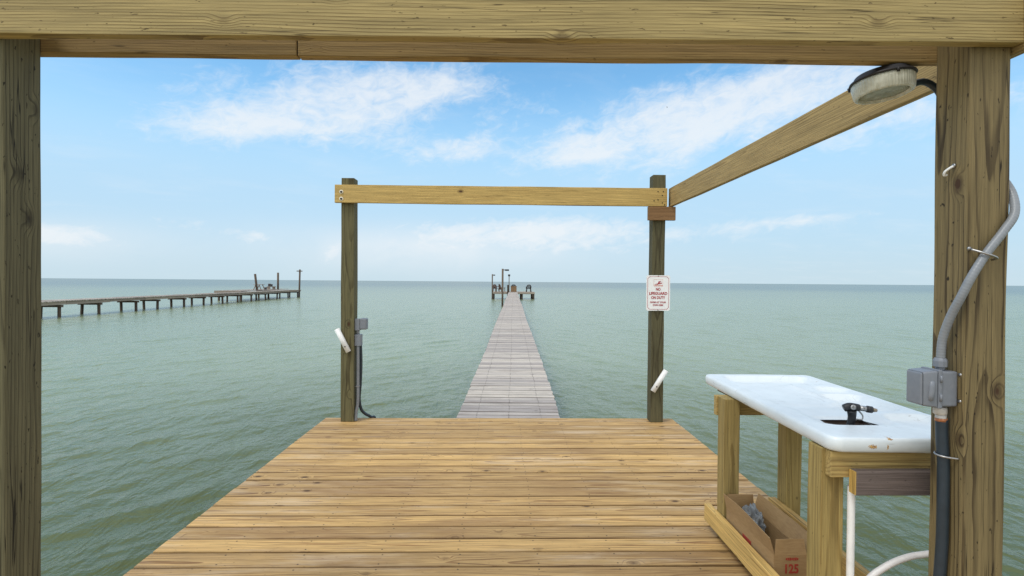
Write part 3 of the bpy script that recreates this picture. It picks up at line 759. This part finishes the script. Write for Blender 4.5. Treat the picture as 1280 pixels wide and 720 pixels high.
lathe('connector', lc, [(0, .0), (.0195, 0), (.0205, -.006), (.0205, -.022), (.0175, -.026), (0, -.026)], M['pale_fitting'], (1.5545, 1.812, 1.019))
lathe('sleeve', lc, [(0, 0), (.0165, 0), (.0165, -.022), (0, -.022)], M['pale_fitting'], (1.5575, 1.812, .9925))
lathe('copper_band', lc, [(0, 0), (.0185, 0), (.0185, -.011), (0, -.011)], M['copper'], (1.559, 1.812, .980))
tube('nipple', lc, [(1.5535, 1.812, 1.030), (1.5535, 1.812, 1.010)], .012, M['grey_plastic'], 12)
tube('strap', lc, [(1.587, 1.842, .851), (1.562, 1.836, .852), (1.541, 1.812, .852), (1.550, 1.786, .850), (1.588, 1.768, .848)], .0038, M['steel'], 8)
pc = thing('pipe_clip', 'small empty steel pipe clip screwed high on the brown near post', 'clip', (1.585, 1.815, 1.86))
lathe('clip_screw', pc, [(0, 0), (.008, 0), (.007, .004), (0, .005)], M['steel'], (1.585, 1.806, 1.868), (0, RAD(-90), 0), 10)
tube('clip_band', pc, [(1.581, 1.806, 1.866), (1.570, 1.811, 1.858), (1.562, 1.818, 1.848), (1.565, 1.824, 1.838), (1.575, 1.826, 1.838)], .0042, M['pvc'], 8)

# ------------------------------------------------------------------ dusk lamp under the rear beam
lp = thing('flood_lamp', 'round lamp with a ribbed glass drum hanging under the rear beam', 'lamp', (1.452, 1.985, 2.256), (RAD(-3), RAD(-5), 0))
lp.scale = (.80, .80, .76)
lathe('lamp_housing', lp, [(0, .003), (.108, .003), (.113, -.002), (.117, -.020), (.134, -.024), (.137, -.032), (.130, -.036), (0, -.036)], M['black_metal'], (0, 0, 0), world=False, seg=48)
lathe('lamp_lens', lp, [(0, -.0365), (.128, -.0365), (.130, -.046), (.124, -.098), (.119, -.106), (.113, -.109), (.105, -.107), (.103, -.094), (.03, -.091), (0, -.091)], M['lens'], (0, 0, 0), world=False, seg=64)
lathe('lens_face', lp, [(0, -.0925), (.1015, -.0945), (.1015, -.0965), (.07, -.1005), (0, -.1015)], M['lens_dark'], (0, 0, 0), world=False, seg=64)
for a in (20, 140, 260):
    tube('lens_clip', lp, [(.137 * math.cos(RAD(a)), .137 * math.sin(RAD(a)), -.027), (.133 * math.cos(RAD(a)), .133 * math.sin(RAD(a)), -.048)], .006, M['black_metal'], 8, world=False)
o = tube('lamp_cable', None, [(1.56, 1.975, 2.215), (1.612, 1.975, 2.225), (1.655, 1.965, 2.19), (1.675, 1.95, 2.12), (1.69, 1.93, 2.06), (1.72, 1.91, 2.0)], .0125, M['blue_conduit'], 12)
tag(o, 'dark cable bending from the round lamp to the back of the brown post', 'cable')

# ------------------------------------------------------------------ far posts: sign, rod holders, switch box, hose
sg = thing('warning_sign', 'white metal sign reading NO LIFEGUARD ON DUTY on the far right post', 'sign', (1.622, 5.368, 1.345))
def rrect(w, h, r, t, bm=None, seg=6):
    bm = bm or bmesh.new(); pts = []
    for cx, cz, a0 in ((w / 2 - r, h / 2 - r, 0), (-w / 2 + r, h / 2 - r, 90), (-w / 2 + r, -h / 2 + r, 180), (w / 2 - r, -h / 2 + r, 270)):
        for k in range(seg + 1):
            a = RAD(a0 + 90 * k / seg); pts.append((cx + r * math.cos(a), cz + r * math.sin(a)))
    f = [bm.verts.new((x, -t / 2, z)) for x, z in pts]; b = [bm.verts.new((x, t / 2, z)) for x, z in pts]
    bm.faces.new(f); bm.faces.new(b[::-1])
    for k in range(len(f)): bm.faces.new((f[k], b[k], b[(k + 1) % len(f)], f[(k + 1) % len(f)]))
    return bm
def frame_bm(w, h, r, lw, t):
    bm = bmesh.new()
    def pts(w, h, r):   # notched-corner border
        q = []
        for sx, sz, o_ in ((1, 1, 0), (-1, 1, 1), (-1, -1, 0), (1, -1, 1)):
            a = (sx * w / 2, sz * (h / 2 - r)); b = (sx * (w / 2 - r), sz * h / 2)
            q += [a, b] if o_ == 0 else [b, a]
        return q
    O = pts(w, h, r); I = pts(w - 2 * lw, h - 2 * lw, r - lw * .4); n = len(O)
    vo = [bm.verts.new((x, 0, z)) for x, z in O]; vi = [bm.verts.new((x, 0, z)) for x, z in I]
    fs = [bm.faces.new((vo[k], vo[(k + 1) % n], vi[(k + 1) % n], vi[k])) for k in range(n)]
    e = bmesh.ops.extrude_face_region(bm, geom=fs)
    for g in e['geom']:
        if isinstance(g, bmesh.types.BMVert): g.co.y -= t
    return bm
SW, SH = .247, .366
link('panel', tomesh(rrect(SW, SH, .02, .003), 'panel'), M['sign_white'], sg)
link('border', tomesh(frame_bm(.222, .341, .022, .0035, .0008), 'border'), M['sign_red'], sg, (0, -.0016, 0))
for ln in (('NO', .040, .037, .048), ('LIFEGUARD', .040, -.006, .188), ('ON DUTY', .040, -.049, .145), ('SWIM AT YOUR', .024, -.097, .165), ('OWN RISK', .024, -.126, .112)):
    link('lettering', text_mesh([ln], 1, .035), M['sign_red'], sg, (0, -.0022, 0), (RAD(90), 0, 0))
def swimmer():
    bm = bmesh.new()
    def poly(pts):
        a = [bm.verts.new((x, 0, z)) for x, z in pts]; b = [bm.verts.new((x, -.0008, z)) for x, z in pts]
        bm.faces.new(a); bm.faces.new(b[::-1])
        for k in range(len(a)): bm.faces.new((a[k], b[k], b[(k + 1) % len(a)], a[(k + 1) % len(a)]))
    poly([(.028 + .0085 * math.cos(RAD(a)), -.002 + .0085 * math.sin(RAD(a))) for a in range(0, 360, 30)])
    poly([(-.006, -.004), (.004, .018), (.028, .022), (.030, .015), (.013, .011), (.020, -.004), (.012, -.012), (-.03, -.018), (-.034, -.013)])
    return tomesh(bm, 'swimmer')
link('swimmer', swimmer(), M['sign_red'], sg, (0, -.0016, .103))
def wavy():
    bm = bmesh.new(); n = 16; A, B_ = [], []
    for k in range(n + 1):
        x = -.045 + .09 * k / n; z = .004 * math.sin(k * 1.2)
        A.append([bm.verts.new((x, y, z + .004 - .001 * k / n)) for y in (0, -.0007)]); B_.append([bm.verts.new((x, y, z - .003)) for y in (0, -.0007)])
    for k in range(n):
        for y in (0, 1): bm.faces.new((A[k][y], A[k + 1][y], B_[k + 1][y], B_[k][y]))
        bm.faces.new((A[k][0], A[k + 1][0], A[k + 1][1], A[k][1])); bm.faces.new((B_[k][0], B_[k + 1][0], B_[k + 1][1], B_[k][1]))
    return tomesh(bm, 'wave')
link('wave', wavy(), M['sign_orange'], sg, (0, -.0016, .078))
link('pictogram_frame', tomesh(frame_bm(.095, .075, .004, .0016, .0006), 'pictogram_frame'), M['sign_orange'], sg, (0, -.0016, .103))
for z in (.176, -.176):
    lathe('screw', sg, [(0, 0), (.0055, 0), (.004, .003), (0, .003)], M['steel'], (0, -.0016, z), (RAD(90), 0, 0), 10, world=False)

def pipe_piece(name, a, b, r, label):
    a, b = Vector(a), Vector(b); d = (b - a); L = d.length
    t = thing(name, label, 'pipe holder', a, group='white pipe pieces screwed to the far posts')
    bm = bmesh.new(); seg = 20; rings = []
    for rr_, z in ((r, 0), (r, L), (r * .86, L), (r * .86, 0)):
        rings.append([bm.verts.new((rr_ * math.cos(2 * math.pi * k / seg), rr_ * math.sin(2 * math.pi * k / seg), z)) for k in range(seg)])
    for i in range(4):
        p, q = rings[i], rings[(i + 1) % 4]
        for k in range(seg): bm.faces.new((p[k], p[(k + 1) % seg], q[(k + 1) % seg], q[k]))
    rot = d.to_track_quat('Z', 'Y').to_euler()
    link('pipe', tomesh(bm, 'pipe'), M['pvc'], t, (0, 0, 0), rot, smooth=True)
    for u in (.24,):
        p = d * u + Vector((0, -r * 1.005, 0))
        lathe('screw_hole', t, [(0, 0), (.0075, 0), (.0075, .001), (0, .001)], M['hole_black'], p, (RAD(90), 0, 0), 12, world=False)
pipe_piece('rod_holder', (-1.547, 5.352, .722), (-1.667, 5.352, .955), .027, 'white pipe piece leaning left on the far left post')
pipe_piece('rod_holder', (1.573, 5.352, .330), (1.708, 5.352, .548), .027, 'white pipe piece leaning right, low on the far right post')

sw = thing('switch_box', 'pair of small grey electrical boxes on the side of the far left post', 'switch box', (-1.47, 5.43, .9))
box('upper_box', sw, (-1.502, -1.448), (5.40, 5.47), (.935, 1.055), M['grey_plastic'], .006)
box('cover', sw, (-1.447, -1.378), (5.395, 5.475), (.945, 1.062), M['grey_plastic'], .014)
box('lower_box', sw, (-1.502, -1.438), (5.40, 5.48), (.775, .895), M['grey_plastic'], .006)
tube('nipple', sw, [(-1.472, 5.43, .94), (-1.472, 5.43, .89)], .016, M['grey_conduit'], 12)
tube('conduit', sw, [(-1.472, 5.425, .78), (-1.471, 5.425, .5), (-1.472, 5.425, .2), (-1.485, 5.42, .10), (-1.49, 5.41, .003)], .0165, M['grey_conduit'], 12)
tube('strap', sw, [(-1.503, 5.41, .36), (-1.47, 5.405, .36), (-1.45, 5.425, .36)], .005, M['steel'], 6)
o = tube('black_hose', None, [(-1.452, 5.45, .79), (-1.447, 5.455, .60), (-1.455, 5.46, .38), (-1.468, 5.47, .22), (-1.455, 5.49, .11), (-1.42, 5.52, .05), (-1.37, 5.57, .00), (-1.33, 5.62, -.1), (-1.31, 5.65, -.9)], .0155, M['blue_conduit'], 12)
tag(o, 'dark hose dropping from the switch box and bending over the deck edge', 'hose')

# ------------------------------------------------------------------ long walkway to the end platform
wk = thing('long_walkway', 'long narrow walkway of weathered grey boards running out over the water', 'walkway', (.095, 5.572, -.012), (RAD(.12), 0, RAD(-1.346)))
NW = int(61.6 / .142)
planks('walk_boards', wk, NW, .142, .0135, .036, .555, M['walk'], lambda i: .071 + i * .142, z_of=lambda i: .006 * math.sin(i * .11) , nseg=4, xj=.010, zj=.0022, tilt=.02, skew=.007, gapj=.006, cx=lambda i: .012 * math.sin(i * .045))
for x in (-.49, 0, .49):
    box('stringer', wk, (x - .02, x + .02), (.02, 61.6), (-.24, -.042), M['old_timber'], .003, world=False)
for k in range(19):
    y = 2.6 + k * 3.25
    box('pile_cap', wk, (-.62, .62), (y - .07, y + .07), (-.40, -.245), M['old_timber'], .008, world=False)
    for x in (-.45, .45):
        tube('piling', wk, [(x, y, -.405), (x, y, -1.5)], .095, M['piling'], 12, world=False)

PY = 67.2
pl = thing('end_platform', 'small timber platform on dark pilings at the end of the grey walkway', 'platform', (1.6, PY, .13))
planks('platform_boards', pl, 34, .142, .01, .036, 2.70, M['walk'], lambda i: .071 + i * .142, nseg=4, xj=.015, zj=.004, loc=(.03, 0, 0))
box('rim_board', pl, (-1.08, 4.34), (PY - .045, PY - .005), (-.10, .122), M['old_timber'])
for x in (-.98, 1.05, 2.7, 4.2):
    for y in (.25, 2.4, 4.5):
        tube('piling', pl, [(x, PY + y, .088), (x, PY + y, WATER - .6)], .12, M['piling'], 14)
box('cross_beam', pl, (-1.1, 4.3), (PY + .13, PY + .37), (-.13, .086), M['piling'])
box('brace', pl, (4.02, 4.2), (PY + .05, PY + .25), (-.45, -.131), M['piling'])

def lamp_post(name, x, y, z0, z1, r, arm, label, head='arm', z_lab=None):
    t = thing(name, label, 'lamp post', (x, y, z0))
    tube('pole', t, [(x, y, z0), (x, y, z1)], r, M['lamp_pole'], 12)
    if head == 'arm':
        box('arm', t, (x + r * .5, x + arm), (y - .03, y + .03), (z1 - .14, z1 - .07), M['lamp_pole'], .008)
        box('lamp_head', t, (x + arm * .45, x + arm + .12), (y - .09, y + .09), (z1 - .19, z1 - .05), M['black_metal'], .02)
    else:
        box('lamp_head', t, (x - .14, x + .14), (y - .12, y + .12), (z1, z1 + .24), M['black_metal'], .03)
    return t
lamp_post('lamp_post', .135, 47.3, WATER - .6, 2.62, .085, .45, 'tall brown lamp post standing in the water beside the walkway')
lamp_post('lamp_post', -1.12, 66.7, WATER - .6, 2.40, .075, .24, 'thin lamp post at the left corner of the end platform')
lamp_post('lamp_post', 1.02, 66.8, .131, 2.15, .05, 0, 'slim pole with a boxy lamp on top beside the tan chest', 'box')
box_ = box('short_piling', None, (.78, .98), (66.9, 67.1), (-1.3, 1.05), M['piling'], .02); tag(box_, 'short dark piling stub beside the slim lamp pole', 'piling')
ch = thing('storage_chest', 'tan wooden chest at the end of the grey walkway', 'chest', (1.62, 68.2, .131))
box('chest_body', ch, (1.28, 2.02), (67.95, 68.5), (.131, .82), M['tan_box'], .02)
box('chest_lid', ch, (1.25, 2.05), (67.92, 68.53), (.822, .89), M['tan_box'], .02)
box('chest_base', ch, (1.22, 2.08), (67.9, 68.55), (.1315, .20), M['brown_chair'], .01) if False else None

def chair(x, y, z, rz, mat, label, kind='plastic'):
    t = thing('deck_chair', label, 'chair', (x, y, z), (0, 0, rz), group='chairs on the end platform')
    if kind == 'plastic':        # armchair with an open arched back; faces local -Y
        bm = tube_bm([(-.26, .22, .40), (-.27, .28, .70), (-.17, .31, .88), (0, .32, .92), (.17, .31, .88), (.27, .28, .70), (.26, .22, .40)], .055, 8)
        link('back_frame', tomesh(bm, 'back_frame'), mat, t, smooth=True)
        for sx in (-.13, 0, .13): tube('back_slat', t, [(sx, .22, .42), (sx * 1.05, .30, .88 - abs(sx) * .3)], .05, mat, 8, world=False)
        box('seat', t, (-.27, .27), (-.24, .25), (.40, .445), mat, .015, world=False)
        for sx in (-1, 1):
            tube('arm', t, [(sx * .27, .26, .66), (sx * .31, 0, .66), (sx * .30, -.24, .64), (sx * .29, -.26, .42)], .045, mat, 8, world=False)
            for yy in (-.22, .22): tube('leg', t, [(sx * .25, yy, .40), (sx * .30, yy * 1.2, .0)], .05, mat, 8, world=False)
    else:                        # slatted deck chair with a fan back
        for k in range(5):
            a = (k - 2) * .09
            bm = box_bm(.095, .022, .80 - abs(k - 2) * .055, .008)
            link('back_slat', tomesh(bm, 'back_slat'), mat, t, ((k - 2) * .105, .30, .66 - abs(k - 2) * .03), (RAD(-18), a * .6, 0))
        link('seat', tomesh(box_bm(.54, .52, .03, .008), 'seat'), mat, t, (0, -.02, .36), (RAD(-8), 0, 0))
        for sx in (-1, 1):
            box('arm', t, sorted((sx * .27, sx * .38)), (-.36, .30), (.56, .585), mat, .008, world=False)
            box('leg', t, sorted((sx * .28, sx * .32)), (-.30, -.22), (0, .558), mat, .006, world=False)
            box('leg', t, sorted((sx * .28, sx * .32)), (.20, .30), (0, .558), mat, .006, world=False)
    return t
chair(3.62, 68.6, .131, RAD(185), M['black_chair'], 'dark arched-back chair alone on the right of the end platform')
chair(1.66, 69.3, .131, RAD(178), M['black_chair'], 'dark chair rising behind the tan chest')
chair(-.66, 68.4, .131, RAD(40), M['brown_chair'], 'low dark chair at the left corner of the end platform')
chair(.12, 68.9, .131, RAD(120), M['brown_chair'], 'slatted brown chair just behind the tall lamp post', 'slat')

# ------------------------------------------------------------------ neighbouring pier on the left
np_ = thing('distant_pier', 'long low old timber pier on dark pilings across the water at left', 'pier', (-25.25, 30.4, 0), (0, 0, RAD(2.27)))
LY0, LY1 = -14., 40.3
planks('pier_boards', np_, int((LY1 - LY0) / .2), .2, .012, .045, .72, M['walk'], lambda i: LY0 + i * .2, z_of=lambda i: .172 + .03 * mnoise.noise((i * .07, 0, 0)), nseg=2, loc=(-.50, 0, 0), xj=.03, zj=.008, tilt=.03)
yy = LY0
while yy < LY1 - 3.2:
    for x in (-1.16, .10):
        dz = random.uniform(-.02, .02)
        box('stringer', np_, (x - .025, x + .025), (yy, yy + 3.58), (-.055 + dz, .125 + dz), M['old_timber'], .004, world=False)
    yy += 3.6
bents = [-12.4, -9.3, -6.2, -3.1, .04, 3.15, 6.72, 9.18, 12.66, 15.69, 19.0, 22.07, 25.16, 28.77, 32.21, 35.7, 39.15]
for k, y in enumerate(bents):
    box('pile_cap', np_, (-1.22, .16), (y - .10, y + .10), (-.205, -.075), M['piling'], .01, world=False)
    for x in (-1.0, 0.):
        ln = random.uniform(-.05, .05)
        tube('piling', np_, [(x, y, -.206), (x + ln, y + ln * .6, -1.5)], .085, M['piling'], 12, world=False)
planks('platform_boards', np_, 70, .2, .012, .045, 1.35, M['walk'], lambda i: 25.6 + i * .2, z_of=lambda i: .178, nseg=2, loc=(-2.60, 0, .10), xj=.03, zj=.008)
box('platform_rim', np_, (-3.95, -1.22), (25.5, 25.56), (-.02, .27), M['old_timber'], .006, world=False)
for y in (26, 31, 36, 39):
    box('pile_cap', np_, (-3.9, -1.24), (y - .09, y + .09), (-.17, .12), M['piling'], .01, world=False)
    tube('piling', np_, [(-3.7, y, -.171), (-3.7, y, -1.5)], .11, M['piling'], 12, world=False)
W2 = np_.location; rz2 = np_.rotation_euler.z
def p2(x, y, z):
    return Vector((W2.x + x * math.cos(rz2) - y * math.sin(rz2), W2.y + x * math.sin(rz2) + y * math.cos(rz2), z))
def pole(name, a, b, r, label, cross=None):
    t = thing(name, label, 'post', a)
    tube('pole', t, [a, b], r, M['lamp_pole'], 12)
    if cross: box('crossbar', t, (b.x - cross, b.x + cross), (b.y - r - .05, b.y - r), (b.z - .28, b.z - .16), M['lamp_pole'], .01)
    return t
pole('leaning_post', p2(-1.55, 30.35, .18), p2(-1.72, 30.2, 2.12), .12, 'leaning post beside the picnic table on the distant pier')
pole('upright_post', p2(-1.6, 36.7, .18), p2(-1.6, 36.7, 2.38), .12, 'plain upright post beside the bench on the distant pier')
pole('crossbar_post', p2(.12, 39.35, -1.5), p2(.22, 39.35, 2.86), .11, 'post with a crossbar at the far tip of the distant pier', .38)
pt = thing('picnic_table', 'small weathered picnic table on the end of the distant pier', 'table', p2(-2.0, 32.0, .18), (0, 0, rz2 + RAD(90)))
box('tabletop', pt, (-.75, .75), (-.36, .36), (.70, .75), M['old_timber'], .01, world=False)
for sx in (-.5, .5):
    for s in (-1, 1): tube('leg', pt, [(sx, s * .18, .70), (sx, s * .48, 0)], .05, M['old_timber'], 6, world=False)
pb = thing('pier_bench', 'weathered bench near the upright post on the distant pier', 'bench', p2(-2.0, 35.6, .18), (0, 0, rz2 + RAD(90)))
box('seat', pb, (-1.0, 1.0), (-.2, .2), (.40, .46), M['old_timber'], .01, world=False)
for sx in (-.8, .8): box('leg', pb, (sx - .05, sx + .05), (-.18, .18), (0, .398), M['old_timber'], .008, world=False)
for dx, s in ((33.55, .32),):
    bk = thing('bucket', 'small dark bucket between table and bench on the distant pier', 'bucket', p2(-1.9, dx, .18))
    lathe('bucket_body', bk, [(0, 0), (.14, 0), (.18, .38), (.165, .38), (.13, .03), (0, .03)], M['black_chair'], (0, 0, 0), world=False, seg=16)
for y, h in ((35.0, .34), (35.6, .28)):
    t = thing('tackle_box', 'dark box standing on the bench of the distant pier, ' + ('taller' if h > .3 else 'lower'), 'box', p2(-2.0, y, .642))
    box('box_body', t, (-.12, .12), (-.12, .12), (0, h * .8), M['black_chair'], .02, world=False)
    box('box_lid', t, (-.13, .13), (-.13, .13), (h * .8 + .002, h), M['brown_chair'], .02, world=False)

# a bird high over the walkway
def bird():
    bm = bmesh.new(); r = bmesh.ops.create_icosphere(bm, subdivisions=2, radius=1)
    for v in bm.verts: v.co = Vector((v.co.x * .07, v.co.y * .22, v.co.z * .06))
    for s in (-1, 1):
        p = [(0, .08, .03), (s * .28, .05, .14), (s * .58, -.10, .05), (s * .28, -.08, .13), (0, -.08, .03)]
        up = [bm.verts.new(q) for q in p]; dn = [bm.verts.new((q[0], q[1], q[2] - .015)) for q in p]
        bm.faces.new(up); bm.faces.new(dn[::-1])
        for k in range(5): bm.faces.new((up[k], dn[k], dn[(k + 1) % 5], up[(k + 1) % 5]))
    return tomesh(bm, 'bird')
az, el, dist = RAD(17.5), RAD(17.8), 230.
o = link('bird', bird(), M['bird'], None, (dist * math.sin(az) * math.cos(el), dist * math.cos(az) * math.cos(el), H + dist * math.sin(el)), (0, RAD(25), RAD(60)), smooth=True)
tag(o, 'tiny dark bird gliding against the right-hand cloud', 'bird')

# ------------------------------------------------------------------ render settings
S.render.engine = 'CYCLES'
S.cycles.max_bounces = 8; S.cycles.use_denoising = True; S.cycles.denoiser = 'OPENIMAGEDENOISE'; S.cycles.denoising_prefilter = 'NONE'; S.cycles.denoising_input_passes = 'RGB_ALBEDO_NORMAL'; S.cycles.use_adaptive_sampling = False
S.view_settings.view_transform = 'Standard'; S.view_settings.look = 'None'
S.view_settings.exposure = 0.38; S.view_settings.gamma = 1.0; S.view_settings.use_curve_mapping = False
